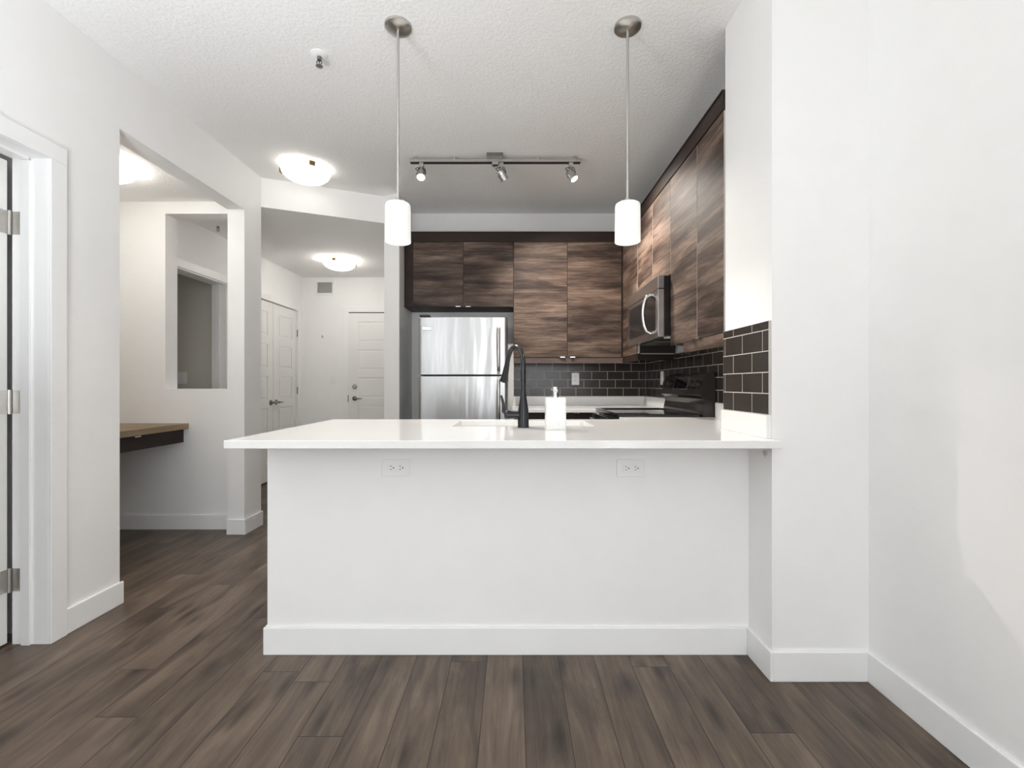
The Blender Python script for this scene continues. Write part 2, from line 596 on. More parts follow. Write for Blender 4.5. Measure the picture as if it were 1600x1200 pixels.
# living room window behind the camera (lights the room, mirrored in the fridge)
win = thing('window_1', 'two-light living room window in the wall behind the viewer', 'window', ((WIN[0] + WIN[1]) / 2, -5.25, WIN[2]), kind='structure')
mb = MB()
fw = 0.07
mb.box(WIN[0], WIN[0] + fw, -5.28, -5.21, WIN[2], WIN[3]); mb.box(WIN[1] - fw, WIN[1], -5.28, -5.21, WIN[2], WIN[3])
mb.box(WIN[0] + fw, WIN[1] - fw, -5.28, -5.21, WIN[2], WIN[2] + fw); mb.box(WIN[0] + fw, WIN[1] - fw, -5.28, -5.21, WIN[3] - fw, WIN[3])
xm = (WIN[0] + WIN[1]) / 2
mb.box(xm - 0.04, xm + 0.04, -5.28, -5.21, WIN[2] + fw, WIN[3] - fw)
mb.build('window_frame', M['trim'], win)
for a, b in ((WIN[0] + fw, xm - 0.04), (xm + 0.04, WIN[1] - fw)):
    MB().box(a, b, -5.25, -5.244, WIN[2] + fw, WIN[3] - fw).build('pane', M['pane'], win)
win2 = thing('added_window_2', 'added unseen three-light window in the right wall, for side light', 'window', (XR + 0.05, (WINR[0] + WINR[1]) / 2, WINR[2]), kind='structure')
a, b, c_, d_ = WINR
wx0, wx1 = XR + 0.02, XR + 0.08
mb = MB()
mb.box(wx0, wx1, a, a + fw, c_, d_); mb.box(wx0, wx1, b - fw, b, c_, d_)
mb.box(wx0, wx1, a + fw, b - fw, c_, c_ + fw); mb.box(wx0, wx1, a + fw, b - fw, d_ - fw, d_)
y1_, y2_ = a + (b - a) / 3, a + 2 * (b - a) / 3
for ym in (y1_, y2_):
    mb.box(wx0, wx1, ym - 0.04, ym + 0.04, c_ + fw, d_ - fw)
mb.build('window_frame', M['trim'], win2)
for p, q in ((a + fw, y1_ - 0.04), (y1_ + 0.04, y2_ - 0.04), (y2_ + 0.04, b - fw)):
    MB().box(XR + 0.047, XR + 0.053, p, q, c_ + fw, d_ - fw).build('pane', M['pane'], win2)

# peninsula half wall
HX0, HY0, HY1 = -1.017, 1.878, 2.0
struct('wall_peninsula', MB().box(HX0, PX, HY0, HY1, 0, CT - 0.0297), M['wall'], 'white half wall under the peninsula worktop', 'wall')

# ------------------------------------------------------------------ baseboards
def bbx(x0, x1, yf, s):      # along x, wall face at yf, sticks out towards s*y
    a, b = sorted((yf, yf + s * BBT))
    return MB().box(x0, x1, a, b, 0, BBH, 0.003)
def bby(xf, s, y0, y1):
    a, b = sorted((xf, xf + s * BBT))
    return MB().box(a, b, y0, y1, 0, BBH, 0.003)
def bb(name, mb, label):
    struct(name, mb, M['trim'], label, 'baseboard')
m_ = bbx(HX0 - BBT, PX - BBT, HY0, -1); m_.box(HX0 - BBT, HX0, HY0, HY1, 0, BBH, 0.003)
bb('baseboard_peninsula', m_, 'white baseboard along the peninsula half wall')
bb('baseboard_pillar_side', bby(PX, -1, PY0 - BBT, HY0), 'short white baseboard on the shaded side of the wall stub')
bb('baseboard_pillar', bbx(PX, XR - BBT, PY0, -1), 'white baseboard across the front of the wall stub')
bb('baseboard_right', bby(XR, -1, WINR[1], PY0), 'white baseboard along the right wall')
bb('baseboard_left', bby(XL, 1, 2.017, OA + BBT), 'white baseboard between the doorway casing and the nook opening')
bb('baseboard_left_rear', bby(XL, 1, -5.2 + BBT, 1.06), 'white baseboard of the left wall behind the viewer')
m_ = bbx(XLi - 0.002, XL + BBT, OB, -1); m_.box(XL, XL + BBT, OB, 3.60, 0, BBH, 0.003)
bb('baseboard_post', m_, 'white baseboard wrapped around the wall post by the hall')
bb('baseboard_nook', bbx(-3.08, XLi, NY0, -1), 'white baseboard under the desk nook back wall')
bb('baseboard_hall', bbx(XH, -2.227, YH, -1), 'white baseboard at the hall end beside the entry door')
bb('baseboard_rear_left', bbx(XL, WIN[0], -5.2, 1), 'white baseboard left of the large window')

# ------------------------------------------------------------------ door casings
def trim(n, mb, label):
    struct('trim_%d' % n, mb, M['trim'], label, 'door casing')
cw, ct = 0.071, 0.016
mb = MB()
mb.box(XL, XL + ct, D1b, D1b + cw, 0, DTOP, 0.002)
mb.box(XL, XL + ct, D1a - cw, D1a, 0, DTOP, 0.002)
mb.box(XL, XL + ct, D1a - cw, D1b + cw, DTOP, DTOP + cw, 0.002)
# jamb lining
mb.box(-2.145, XL + 0.004, D1b - 0.0005, D1b + 0.018, 0, DTOP, 0.001)
mb.box(-2.145, XL + 0.004, D1a - 0.018, D1a + 0.0005, 0, DTOP, 0.001)
mb.box(-2.145, XL + 0.004, D1a, D1b, DTOP - 0.018 + 0.016, DTOP + 0.016, 0.001)
# door stop
mb.box(-2.098, -2.062, D1b - 0.0105, D1b, 0, DTOP - 0.012, 0.001)
mb.box(-2.098, -2.062, D1a, D1b - 0.0105, DTOP - 0.012, DTOP - 0.002, 0.001)
# bedroom side casing
mb.box(-2.136, XLi, D1b + 0.018, D1b + cw, 0, DTOP, 0.002)
trim(1, mb, 'white casing of the bedroom doorway at far left')
mb = MB()
mb.box(XH, XH + ct, 4.39, 4.39 + cw, 0, 2.078, 0.002)
mb.box(XH, XH + ct, 3.63, 3.70, 0, 2.078, 0.002)
mb.box(XH, XH + ct, 3.63, 4.39 + cw, 2.078, 2.148, 0.002)
mb.box(HO - 0.005, XH + 0.003, 4.375, 4.39, 0, 2.078, 0.001)
mb.box(HO + 0.04, HO + 0.075, 4.362, 4.375, 0, 2.066, 0.001)
mb.box(HO - 0.005, XH + 0.003, 3.70, 4.375, 2.066, 2.078, 0.001)
trim(2, mb, 'white door casing seen through the nook pass-through')
mb = MB()
mb.box(XH, XH + ct, 5.81, 5.885, 0, 2.05, 0.002)
mb.box(XH, XH + ct, 4.615, 4.69, 0, 2.05, 0.002)
mb.box(XH, XH + ct, 4.615, 5.885, 2.05, 2.125, 0.002)
trim(3, mb, 'white casing around the double closet doors')
mb = MB()
EX0, EX1 = -2.158, -1.30
mb.box(EX0 - cw, EX0, YH - ct, YH, 0, 2.05, 0.002)
mb.box(EX1, EX1 + cw, YH - ct, YH, 0, 2.05, 0.002)
mb.box(EX0 - cw, EX1 + cw, YH - ct, YH, 2.05, 2.127, 0.002)
trim(4, mb, 'white casing around the entry door')

# ------------------------------------------------------------------ doors
def panel_door(W, H, T=0.035):
    """five-panel slab in local coords: x 0..W, front at y=0 (towards -y), z 0..H"""
    mb = MB()
    mb.box(0, W, 0.007, T, 0, H)
    st = 0.115
    zs = []
    rail = [0.20, 0.10, 0.10, 0.10, 0.10, 0.115]
    ph = (H - sum(rail)) / 5
    z = 0
    mb.box(0, st, 0, 0.0069, 0, H, 0.001); mb.box(W - st, W, 0, 0.0069, 0, H, 0.001)
    for i, r in enumerate(rail):
        mb.box(st, W - st, 0, 0.0069, z, z + r, 0.001)
        z += r
        if i < 5:
            # sloped moulding and raised field
            mb.box(st + 0.022, W - st - 0.022, 0.0015, 0.0069, z + 0.022, z + ph - 0.022, 0.004)
            z += ph
    return mb

def xform(mb, m):
    bmesh.ops.transform(mb.bm, matrix=m, verts=mb.bm.verts)
    return mb

def lever(root, name, rose, out, along, mat=M['gunmetal'], L=0.105):
    """rose centre on the door face; out = outward normal; along = lever direction"""
    r, o, a = Vector(rose), Vector(out), Vector(along)
    mb = MB()
    mb.lathe([(0, 0), (0.031, 0), (0.031, 0.006), (0.024, 0.011), (0.011, 0.013), (0.010, 0.045), (0, 0.046)], r, o, 24)
    p = r + o * 0.043
    mb.tube([p - a * 0.010, p + a * 0.02, p + a * (L * 0.7) - o * 0.004, p + a * L - o * 0.010], [0.010, 0.0095, 0.0085, 0.006], 12)
    return mb.build(name, mat, root)

# door_1: bedroom door, swung open square into the bedroom
d1 = thing('door_1', 'white bedroom door standing open at the far left edge', 'door', (-2.155, 1.935, 0.0), kind='structure')
mb = xform(panel_door(0.80, 2.05), Matrix.Translation((-2.155 - 0.80, 1.900, 0.012)))
mb.build('door_panel', M['door'], d1)
for zc in (1.80, 1.036, 0.276):
    h = MB()
    h.box(-2.1445, -2.111, 1.9435, 1.9450, zc - 0.049, zc + 0.049, 0.0005)       # leaf on the jamb
    h.box(-2.1545, -2.1530, 1.9015, 1.9350, zc - 0.049, zc + 0.049, 0.0005)      # leaf on the door edge
    h.cyl((-2.1495, 1.9385, zc - 0.052), (-2.1495, 1.9385, zc + 0.052), 0.0058, 14)
    for k in range(1, 5):
        zz = zc - 0.049 + k * 0.0196
        h.cyl((-2.1495, 1.9385, zz - 0.0006), (-2.1495, 1.9385, zz + 0.0006), 0.0066, 14)
    for dz in (-0.036, 0.0, 0.036):
        xo = -2.119 if dz == 0 else -2.126
        h.cyl((xo, 1.9440, zc + dz), (xo, 1.9428, zc + dz), 0.0032, 10)
        yo = 1.908 if dz == 0 else 1.917
        h.cyl((-2.1535, yo, zc + dz), (-2.1524, yo, zc + dz), 0.0032, 10)
    h.build('hinge', M['nickel'], d1)

# closet doors in the hall left wall (face +x)
MX = lambda x, y, z: Matrix.Translation((x, y, z)) @ Matrix.Rotation(math.radians(90), 4, 'Z')
CF = XH - 0.006
for nm, y0, lab, hy, hd in (('door_2', 4.692, 'white panelled closet door, the leaf nearer the viewer', 5.25 - 0.055, 1),
                            ('door_3', 5.252, 'white panelled closet door next to the hall end wall', 5.25 + 0.062, 1)):
    d = thing(nm, lab, 'door', (CF, y0, 0), kind='structure')
    mb = xform(panel_door(0.555, 2.03), MX(CF, y0, 0.012))
    mb.build('door_panel', M['door'], d)
    lever(d, 'lever_handle', (CF, hy, 0.90), (1, 0, 0), (0, hd, 0), L=0.10)
    if nm == 'door_3':
        for zc in (1.76, 1.03, 0.27):
            MB().cyl((CF + 0.012, 5.812, zc - 0.045), (CF + 0.012, 5.812, zc + 0.045), 0.008, 12).build('hinge', M['gunmetal'], d)
# entry door
d4 = thing('door_4', 'white panelled entry door with deadbolt at the hall end', 'door', (EX0, YH - 0.03, 0), kind='structure')
xform(panel_door(EX1 - EX0 - 0.006, 2.024), Matrix.Translation((EX0 + 0.003, YH - 0.0351, 0.012))).build('door_panel', M['door'], d4)
YD = YH - 0.0351
lever(d4, 'lever_handle', (EX0 + 0.085, YD, 0.925), (0, -1, 0), (1, 0, 0))
MB().lathe([(0, 0), (0.032, 0), (0.032, 0.007), (0.026, 0.013), (0, 0.015)], (EX0 + 0.085, YD, 1.08), (0, -1, 0), 24).box(
    EX0 + 0.082, EX0 + 0.088, YD - 0.026, YD - 0.013, 1.066, 1.094, 0.002).build('deadbolt', M['nickel'], d4)
MB().box(EX0 + 0.001, EX1 - 0.001, YD + 0.012, YD + 0.030, 2.0362, 2.0498).build('gap_shade_strip', M['gasket'], d4)  # dark strip painting the shade in the gap above the door
MB().box(EX0 - 0.004, EX0 + 0.006, YD - 0.003, YD + 0.001, 0.88, 0.97, 0.001).build('strike_plate', M['gunmetal'], d4)

# ------------------------------------------------------------------ wall tiles and splash strips
def tiles(uvmap, u0, u1, z0, z1, pw, ph, phase, thick, name, label):
    """running-bond tiles over a grout bed. uvmap(u, z, d) -> xyz, d = distance out of the wall"""
    g = 0.0034
    mb = MB()
    def slab(a, b, c, d, e, f, mat, bev):
        p, q = Vector(uvmap(a, c, e)), Vector(uvmap(b, d, f))
        mb.box(min(p.x, q.x), max(p.x, q.x), min(p.y, q.y), max(p.y, q.y), min(p.z, q.z), max(p.z, q.z), bev, mat)
    slab(u0, u1, z0, z1, 0.0, thick - 0.0006, M['grout'], 0)
    r = 0
    z = z0
    while z < z1 - 0.006:
        zt = min(z + ph, z1)
        u = u0 - pw + ((phase + (0.5 * pw if r % 2 else 0) - u0) % pw)
        while u < u1:
            a, b = max(u, u0), min(u + pw, u1)
            if b - a > 0.008:
                slab(a + g / 2, b - g / 2, z + g / 2, zt - g / 2, thick - 0.0006, thick, M['tile'], 0.0003)
            u += pw
        z += ph; r += 1
    o = mb.build(name)
    return tag(o, label, 'wall tiles', kind='structure')
TT = 0.010
tiles(lambda u, z, d: (PX - d, u, z), PY0 + 0.004, PY1, 0.996, 1.352, 0.155, 0.0805, 1.834, TT, 'wall_tile_pillar', 'dark subway tiles on the side of the white wall stub')
tiles(lambda u, z, d: (u, YB - d, z), -0.003, XK - TT, 0.996, 1.349, 0.1505, 0.0787, 1.0427, TT, 'wall_tile_back', 'dark subway tiles on the kitchen back wall')
tiles(lambda u, z, d: (XK - d, u, z), PY1 + 0.001, YB, 0.996, 1.349, 0.1505, 0.0787, 2.95, TT, 'wall_tile_right', 'dark subway tiles behind the range')

# ------------------------------------------------------------------ worktops
CB = CT - 0.0297
CFY, CKY = 1.652, 2.655
SX0, SX1, SY0, SY1 = -0.30, 0.392, 2.205, 2.545
def plate_with_hole(outer, hole, z0, z1, bev):
    """outer polygon (ccw) with a rectangular hole, solid"""
    bm = bmesh.new()
    ov = [bm.verts.new((x, y, z1)) for x, y in outer]
    hv = [bm.verts.new((x, y, z1)) for x, y in hole]
    es = []
    for loop in (ov, hv):
        for i in range(len(loop)):
            es.append(bm.edges.new((loop[i], loop[(i + 1) % len(loop)])))
    bmesh.ops.triangle_fill(bm, edges=es, use_beauty=True, use_dissolve=False)
    bmesh.ops.dissolve_limit(bm, angle_limit=0.01, verts=bm.verts, edges=[e for e in bm.edges if len(e.link_faces) == 2])
    ret = bmesh.ops.extrude_face_region(bm, geom=list(bm.faces))
    vs = [g for g in ret['geom'] if isinstance(g, bmesh.types.BMVert)]
    bmesh.ops.translate(bm, vec=(0, 0, z0 - z1), verts=vs)
    bmesh.ops.recalc_face_normals(bm, faces=bm.faces)
    if bev:
        ed = [e for e in bm.edges if len(e.link_faces) == 2 and e.calc_face_angle(0) > 0.5]
        bmesh.ops.bevel(bm, geom=ed, offset=bev, segments=2, profile=0.5, affect='EDGES', clamp_overlap=True)
    mb = MB(); mb._absorb(bm)
    return mb
def rrect(x0, x1, y0, y1, r, n=4):
    pts = []
    for cx, cy, a0 in ((x1 - r, y0 + r, -90), (x1 - r, y1 - r, 0), (x0 + r, y1 - r, 90), (x0 + r, y0 + r, 180)):
        for k in range(n + 1):
            a = math.radians(a0 + 90 * k / n)
            pts.append((cx + r * math.cos(a), cy + r * math.sin(a)))
    return pts
XRUN, RY0, RY1 = 0.652, 2.822, 3.582      # right-hand run front, range extent
outer = [(-1.055, CFY), (0.977, CFY), (0.977, PY0 - 0.001), (PX - 0.001, PY0 - 0.001), (PX - 0.001, PY1 + 0.001), (XK - 0.001, PY1 + 0.001),
         (XK - 0.001, RY0 - 0.002), (XRUN, RY0 - 0.002), (XRUN, CKY), (-1.055, CKY)]
o = plate_with_hole(outer, rrect(SX0, SX1, SY0, SY1, 0.02), CB, CT, 0.0025).build('countertop', M['quartz'], origin=(0, 2.1, CT))
tag(o, 'white quartz peninsula worktop with the sink and overhanging front edge', 'countertop')
o = MB().box(-0.012, XK - 0.001, 3.73, YB - 0.001, CB, CT, 0.0025).build('countertop', M['quartz'], origin=(0.6, 4.0, CT))
tag(o, 'white quartz worktop along the kitchen back wall', 'countertop')
# quartz upstands
UH = 0.0885
def ups(mb, label):
    o = mb.build('worktop_upstand', M['quartz'], origin=(0, 0, CT))
    tag(o, label, 'upstand', 'quartz upstands under the tiles')
ups(MB().box(PX - 0.0205, PX - 0.0005, PY0 + 0.0005, PY1, CT + 0.0003, CT + UH, 0.0015), 'low white quartz upstand under the tiles on the wall stub')
ups(MB().box(XK - 0.0205, XK - 0.0005, PY1 + 0.002, RY0 - 0.003, CT + 0.0003, CT + UH, 0.0015), 'short white quartz upstand beside the right of the range')
ups(MB().box(XK - 0.0205, XK - 0.0005, RY1 + 0.003, YB - 0.021, CT + 0.0003, CT + UH, 0.0015), 'white quartz upstand between range and back corner')
ups(MB().box(-0.012, XK - 0.0005, YB - 0.0205, YB - 0.0005, CT + 0.0003, CT + UH, 0.0015), 'long white quartz upstand along the back wall')

# ------------------------------------------------------------------ kitchen cabinets
def tab_pull(parent, c, out, along, L=0.042):
    """small bent chrome tab on a door edge"""
    c, o, a = Vector(c), Vector(out), Vector(along)
    mb = MB()
    for (d0, d1, z0, z1) in ((0.0, 0.016, -0.0015, 0.0015), (0.014, 0.0165, -0.006, 0.0015)):
        p = c + o * d0 - a * L / 2; q = c + o * d1 + a * L / 2
        mb.box(min(p.x, q.x), max(p.x, q.x), min(p.y, q.y), max(p.y, q.y), c.z + z0, c.z + z1, 0.0006)
    return mb.build('tab_pull', M['chrome'], parent)

G = 0.0016
def cabinet_y(name, label, x0, x1, yf, yb, z0, z1, doors, group, mat=M['walnut'], pulls='bottom', door_z=None, filler=None, open_bottom=False):
    """front faces -y at yf; doors = list of (xa, xb, pull side)"""
    c = thing(name, label, 'cabinet', ((x0 + x1) / 2, yb, z0), group)
    MB().box(x0, x1, yf + 0.020, yb, z0, z1).build('carcass', M['carcass'], c)
    dz0, dz1 = door_z or (z0, z1)
    for xa, xb, side in doors:
        d = MB().box(xa + G, xb - G, yf, yf + 0.0185, dz0 + G, dz1 - G, 0.0012).build('door', mat, c)
        if pulls:
            px = xa + 0.045 if side == 'l' else xb - 0.045
            pz = dz0 + 0.0035 if pulls == 'bottom' else dz1 - 0.004
            tab_pull(d, (px, yf, pz), (0, -1, 0), (1, 0, 0))
    if filler:
        MB().box(filler[0], filler[1], yf + 0.004, yb, z0, z1).build('filler_strip', M['espresso'], c)
    return c
def cabinet_x(name, label, xf, xb, y0, y1, z0, z1, doors, group, mat=M['walnut'], pulls='bottom', door_z=None):
    c = thing(name, label, 'cabinet', (xb, (y0 + y1) / 2, z0), group)
    MB().box(xf + 0.020, xb, y0, y1, z0, z1).build('carcass', M['carcass'], c)
    dz0, dz1 = door_z or (z0, z1)
    for ya, yb, side in doors:
        d = MB().box(xf, xf + 0.0185, ya + G, yb - G, dz0 + G, dz1 - G, 0.0012).build('door', mat, c)
        d.data.materials.append(M['edge'])  # window light on the near door edges put into a paler colour
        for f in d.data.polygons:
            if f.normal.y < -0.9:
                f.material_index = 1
        if pulls and side:
            py = ya + 0.04 if side == 'n' else yb - 0.04
            pz = dz0 + 0.0035 if pulls == 'bottom' else dz1 - 0.004
            tab_pull(d, (xf, py, pz), (-1, 0, 0), (0, 1, 0))
    return c
UF, UB, UT = 4.04, YB - 0.0005, 2.374
FX = 0.965
ZB = 1.349
GW = 'dark walnut wall cabinets'
cabinet_y('wall_cabinet', 'short walnut double-door wall cabinet directly above the refrigerator', -0.895, -0.0035, UF, UB, 1.797, UT,
          [(-0.895, -0.449, 'r'), (-0.449, -0.0035, 'l')], GW, filler=(XS + 0.001, -0.8955))
tw = cabinet_y('wall_cabinet', 'tall walnut double-door wall cabinet above the back worktop', -0.003, 0.9555, UF, UB - TT, ZB, UT,
          [(-0.003, 0.4745, 'r'), (0.4745, 0.9555, 'l')], GW)
MB().box(0.9558, FX + 0.0195, UF - 0.0115, UF + 0.019, ZB + 0.001, UT - 0.001).build('filler_strip', M['espresso'], tw)
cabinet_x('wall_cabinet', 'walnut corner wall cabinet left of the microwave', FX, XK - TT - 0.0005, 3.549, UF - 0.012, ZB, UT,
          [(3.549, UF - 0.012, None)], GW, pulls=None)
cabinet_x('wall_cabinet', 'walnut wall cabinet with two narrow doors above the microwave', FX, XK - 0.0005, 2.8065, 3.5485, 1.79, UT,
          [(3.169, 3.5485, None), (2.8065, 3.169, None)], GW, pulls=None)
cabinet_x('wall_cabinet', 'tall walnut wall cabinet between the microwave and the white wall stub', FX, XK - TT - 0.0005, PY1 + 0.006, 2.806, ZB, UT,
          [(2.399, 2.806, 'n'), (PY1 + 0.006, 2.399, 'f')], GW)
# pale edge strip under the corner cabinet's end panel
def single(name, mb, mat, label, cat, origin, group=None):
    return tag(mb.build(name, mat, origin=origin), label, cat, group)
# crown boards (L-shaped run)
mb = MB()
mb.prism([(XS + 0.001, UF - 0.006), (FX - 0.006, UF - 0.006), (FX - 0.006, PY1 + 0.001), (XK - 0.001, PY1 + 0.001), (XK - 0.001, UB), (XS + 0.001, UB)], UT + 0.0005, 2.455, bev=0.0)
mb.prism([(XS + 0.001, UF - 0.011), (FX - 0.011, UF - 0.011), (FX - 0.011, PY1 + 0.001), (XK - 0.001, PY1 + 0.001), (XK - 0.001, UB), (XS + 0.001, UB)], 2.4555, 2.463)
single('crown_moulding', mb, M['espresso'], 'dark espresso crown board running above all the wall cabinets', 'moulding', (0, UF, UT))
# light rails
single('light_rail', MB().box(-0.003, FX + 0.001, UF + 0.006, UF + 0.024, 1.297, ZB - 0.0005, 0.001), M['rail'],
       'pale walnut light rail under the back wall cabinets', 'light rail', (0.48, UF, ZB), 'light rails under wall cabinets')
single('light_rail', MB().box(FX + 0.002, FX + 0.020, 3.549, UF + 0.005, 1.297, ZB - 0.0005, 0.001).box(FX + 0.0201, XK - 0.02, 3.549, 3.567, 1.297, ZB - 0.0005, 0.001), M['espresso'],
       'dark light rail under the corner cabinet beside the microwave', 'light rail', (FX, 3.8, ZB), 'light rails under wall cabinets')
single('light_rail', MB().box(FX + 0.002, FX + 0.020, PY1 + 0.006, 2.60, 1.290, ZB - 0.0005, 0.001), M['walnut'],
       'walnut light rail under the cabinet next to the white wall stub', 'light rail', (FX, 2.3, ZB), 'light rails under wall cabinets')
single('edge_strip', MB().box(FX + 0.022, XK - 0.012, 3.5445, 3.5485, ZB - 0.004, ZB + 0.003), M['edge'],
       'thin pale strip along the bottom end of the corner cabinet', 'edge strip', (1.1, 3.546, ZB))

# base cabinets
GB = 'base cabinets under the worktops'
bc = cabinet_y('base_cabinet', 'dark base cabinet with two doors under the back worktop', 0.005, 0.640, 3.755, YB - 0.002, 0.10, CB - 0.001,
          [(0.005, 0.47, 'r'), (0.47, 0.640, 'l')], GB, mat=M['espresso'], pulls='top')
MB().box(0.6405, XK - 0.002, RY1 + 0.004, YB - 0.002, 0.10, CB - 0.001).build('corner_box', M['carcass'], bc)
MB().box(0.6405, 0.70, RY1 + 0.02, 3.80, 0.0, 0.0995).build('corner_plinth', M['carcass'], bc)
cabinet_x('base_cabinet', 'dark narrow base cabinet to the right of the range', 0.675, XK - 0.002, 2.10, RY0 - 0.004, 0.10, CB - 0.001,
          [(2.64, RY0 - 0.004, None)], GB, mat=M['espresso'], pulls=None)
c = thing('base_cabinet', 'dark sink cabinet on the kitchen side of the peninsula', 'cabinet', (-0.2, HY1, 0.10), GB)
mb = MB()
mb.box(-1.0, -0.985, HY1 + 0.001, 2.61, 0.10, CB - 0.001); mb.box(0.655, 0.67, HY1 + 0.001, 2.61, 0.10, CB - 0.001)
mb.box(-0.985, 0.655, HY1 + 0.001, 2.61, 0.10, 0.118)
mb.build('carcass', M['carcass'], c)
for i in range(4):
    xa = -1.0 + i * 0.41
    MB().box(xa + G, xa + 0.41 - G, 2.611, 2.630, 0.102, CB - 0.003, 0.0012).build('door', M['walnut'], c)
single('toe_kick', MB().box(-0.98, 0.65, HY1 + 0.002, 2.55, 0, 0.099), M['carcass'], 'dark toe kick board under the peninsula cabinet', 'toe kick', (-0.2, 2.3, 0), 'toe kicks')
single('toe_kick', MB().box(0.01, 0.62, 3.81, YB - 0.003, 0, 0.099), M['carcass'], 'dark toe kick board under the back base cabinet', 'toe kick', (0.3, 4.0, 0), 'toe kicks')
single('toe_kick', MB().box(0.74, XK - 0.003, 2.11, RY0 - 0.01, 0, 0.099), M['carcass'], 'dark toe kick board beside the range', 'toe kick', (1.0, 2.4, 0), 'toe kicks')

# ------------------------------------------------------------------ refrigerator
fr = thing('refrigerator', 'stainless steel top-freezer refrigerator beside the hall wall', 'refrigerator', (-0.413, 4.0, 0))
fx0, fx1 = -0.774, -0.052
MB().box(fx0 + 0.006, fx1 - 0.006, 3.735, YB - 0.03, 0.02, 1.655, 0.006).build('body', M['fridgeside'], fr)
MB().box(fx0 + 0.03, fx1 - 0.03, 3.722, 3.7345, 0.085, 1.640).build('gasket', M['gasket'], fr)
def fridge_door(z0, z1):
    pts = []
    r = 0.026
    yb_, yf_ = 3.7215, 3.672
    pts.append((fx1, yb_)); pts.append((fx0, yb_))
    n = 6
    for k in range(n + 1):
        a = math.radians(180 + 90 * k / n)
        pts.append((fx0 + r + r * math.cos(a), yf_ + r + 0.006 + r * math.sin(a)))
    m_ = 16
    for k in range(1, m_):
        u = k / m_
        pts.append((fx0 + r + (fx1 - fx0 - 2 * r) * u, yf_ + 0.006 - 0.012 * (1 - (2 * u - 1) ** 2)))
    for k in range(n + 1):
        a = math.radians(270 + 90 * k / n)
        pts.append((fx1 - r + r * math.cos(a), yf_ + r + 0.006 + r * math.sin(a)))
    mb = MB().prism(pts, z0, z1)
    for f in mb.bm.faces:
        if abs(f.normal.z) < 0.5:
            f.smooth = True
    return mb
fz = fridge_door(1.190, 1.650).build('freezer_door', M['steel'], fr)
fd = fridge_door(0.085, 1.174).build('fridge_door', M['steel'], fr)
for par, za, zb_ in ((fz, 1.200, 1.570), (fd, 0.70, 1.165)):
    mb = MB()
    hx = -0.122
    top = zb_ if par is fz else za
    pts = []
    for k in range(13):
        u = k / 12
        pts.append((hx, 3.672 - 0.012 - 0.032 * math.sin(math.pi * min(1, max(0, u))) ** 0.5, za + (zb_ - za) * u))
    mb.tube(pts, 0.0135, 12)
    mb.box(hx - 0.013, hx + 0.013, 3.642, 3.6725, (zb_ - 0.03) if par is fz else za, zb_ if par is fz else za + 0.03, 0.004, None)
    mb.box(hx - 0.013, hx + 0.013, 3.642, 3.6725, za if par is fz else zb_ - 0.03, (za + 0.03) if par is fz else zb_, 0.004, None)
    mb.build('handle', M['nickel'], par)
MB().box(-0.737, -0.664, 3.6655, 3.6725, 1.545, 1.574, 0.002).build('badge', M['chrome'], fz)
MB().box(fx0 + 0.01, fx0 + 0.09, 3.68, 3.78, 1.6555, 1.672, 0.004).build('hinge_cover', M['blackplastic'], fr)
MB().box(fx0 + 0.02, fx1 - 0.02, 3.74, 3.76, 0.0, 0.0195).build('foot_grille', M['blackplastic'], fr)

# ------------------------------------------------------------------ microwave over the range
mw = thing('microwave', 'stainless over-the-range microwave with arched chrome handle', 'microwave', (1.09, 3.18, 1.4055))
my0, my1, mz0, mz1 = 2.808, 3.547, 1.4055, 1.783
MB().box(0.927, XK - TT - 0.001, my0 + 0.002, my1 - 0.002, mz0 + 0.004, mz1, 0.002).build('body', M['black'], mw)
MB().box(0.890, 0.9265, my0, my1, 1.705, mz1, 0.002).build('vent_panel', M['steel2'], mw)
md = MB().box(0.890, 0.9265, my0, my1, mz0, 1.701, 0.002).build('door', M['steel2'], mw)
MB().box(0.8885, 0.8899, 2.862, 3.497, 1.452, 1.676, 0.0005).build('window', M['glassblack'], md)
pts = []
for k in range(17):
    u = k / 16
    pts.append((0.8885 - 0.052 * math.sin(math.pi * u) ** 0.38, 2.95, 1.440 + 0.250 * u))
MB().tube(pts, 0.0115, 12).build('handle', M['chrome'], md)
for a, b in ((2.84, 2.92), (3.10, 3.45)):
    MB().box(0.96, 1.20, a, b, mz0 - 0.002, mz0 + 0.0035, 0.001).build('underside_filter' if b > 3 else 'lamp_lens', M['gunmetal'] if b > 3 else M['plastic'], mw)

# ------------------------------------------------------------------ range
rg = thing('range', 'black freestanding electric range with glass cooktop and raised control panel', 'range', (0.95, 3.2, 0))
MB().box(0.668, XK - 0.03, RY0 + 0.004, RY1 - 0.004, 0.06, 0.896, 0.003).build('body', M['black'], rg)
plate_with_hole(rrect(0.640, 1.1675, RY0 + 0.001, RY1 - 0.001, 0.022), rrect(0.664, 1.150, RY0 + 0.022, RY1 - 0.022, 0.012), 0.8965, 0.9255, 0.0035).build('cooktop_rim', M['black'], rg)
MB().box(0.6645, 1.1495, RY0 + 0.0225, RY1 - 0.0225, 0.9, 0.9175).build('cooktop_glass', M['glassblack'], rg)
od = MB().box(0.632, 0.667, RY0 + 0.006, RY1 - 0.006, 0.27, 0.885, 0.004).build('oven_door', M['black'], rg)
MB().box(0.6305, 0.6319, RY0 + 0.12, RY1 - 0.12, 0.42, 0.74, 0.0005).build('oven_window', M['glassblack'], od)
mb = MB().tube([(0.594, RY0 + 0.06, 0.845), (0.594, RY1 - 0.06, 0.845)], 0.011, 12)
for yy in (RY0 + 0.10, RY1 - 0.10):
    mb.cyl((0.594, yy, 0.845), (0.633, yy, 0.845), 0.009, 10)
mb.build('handle', M['black'], od)
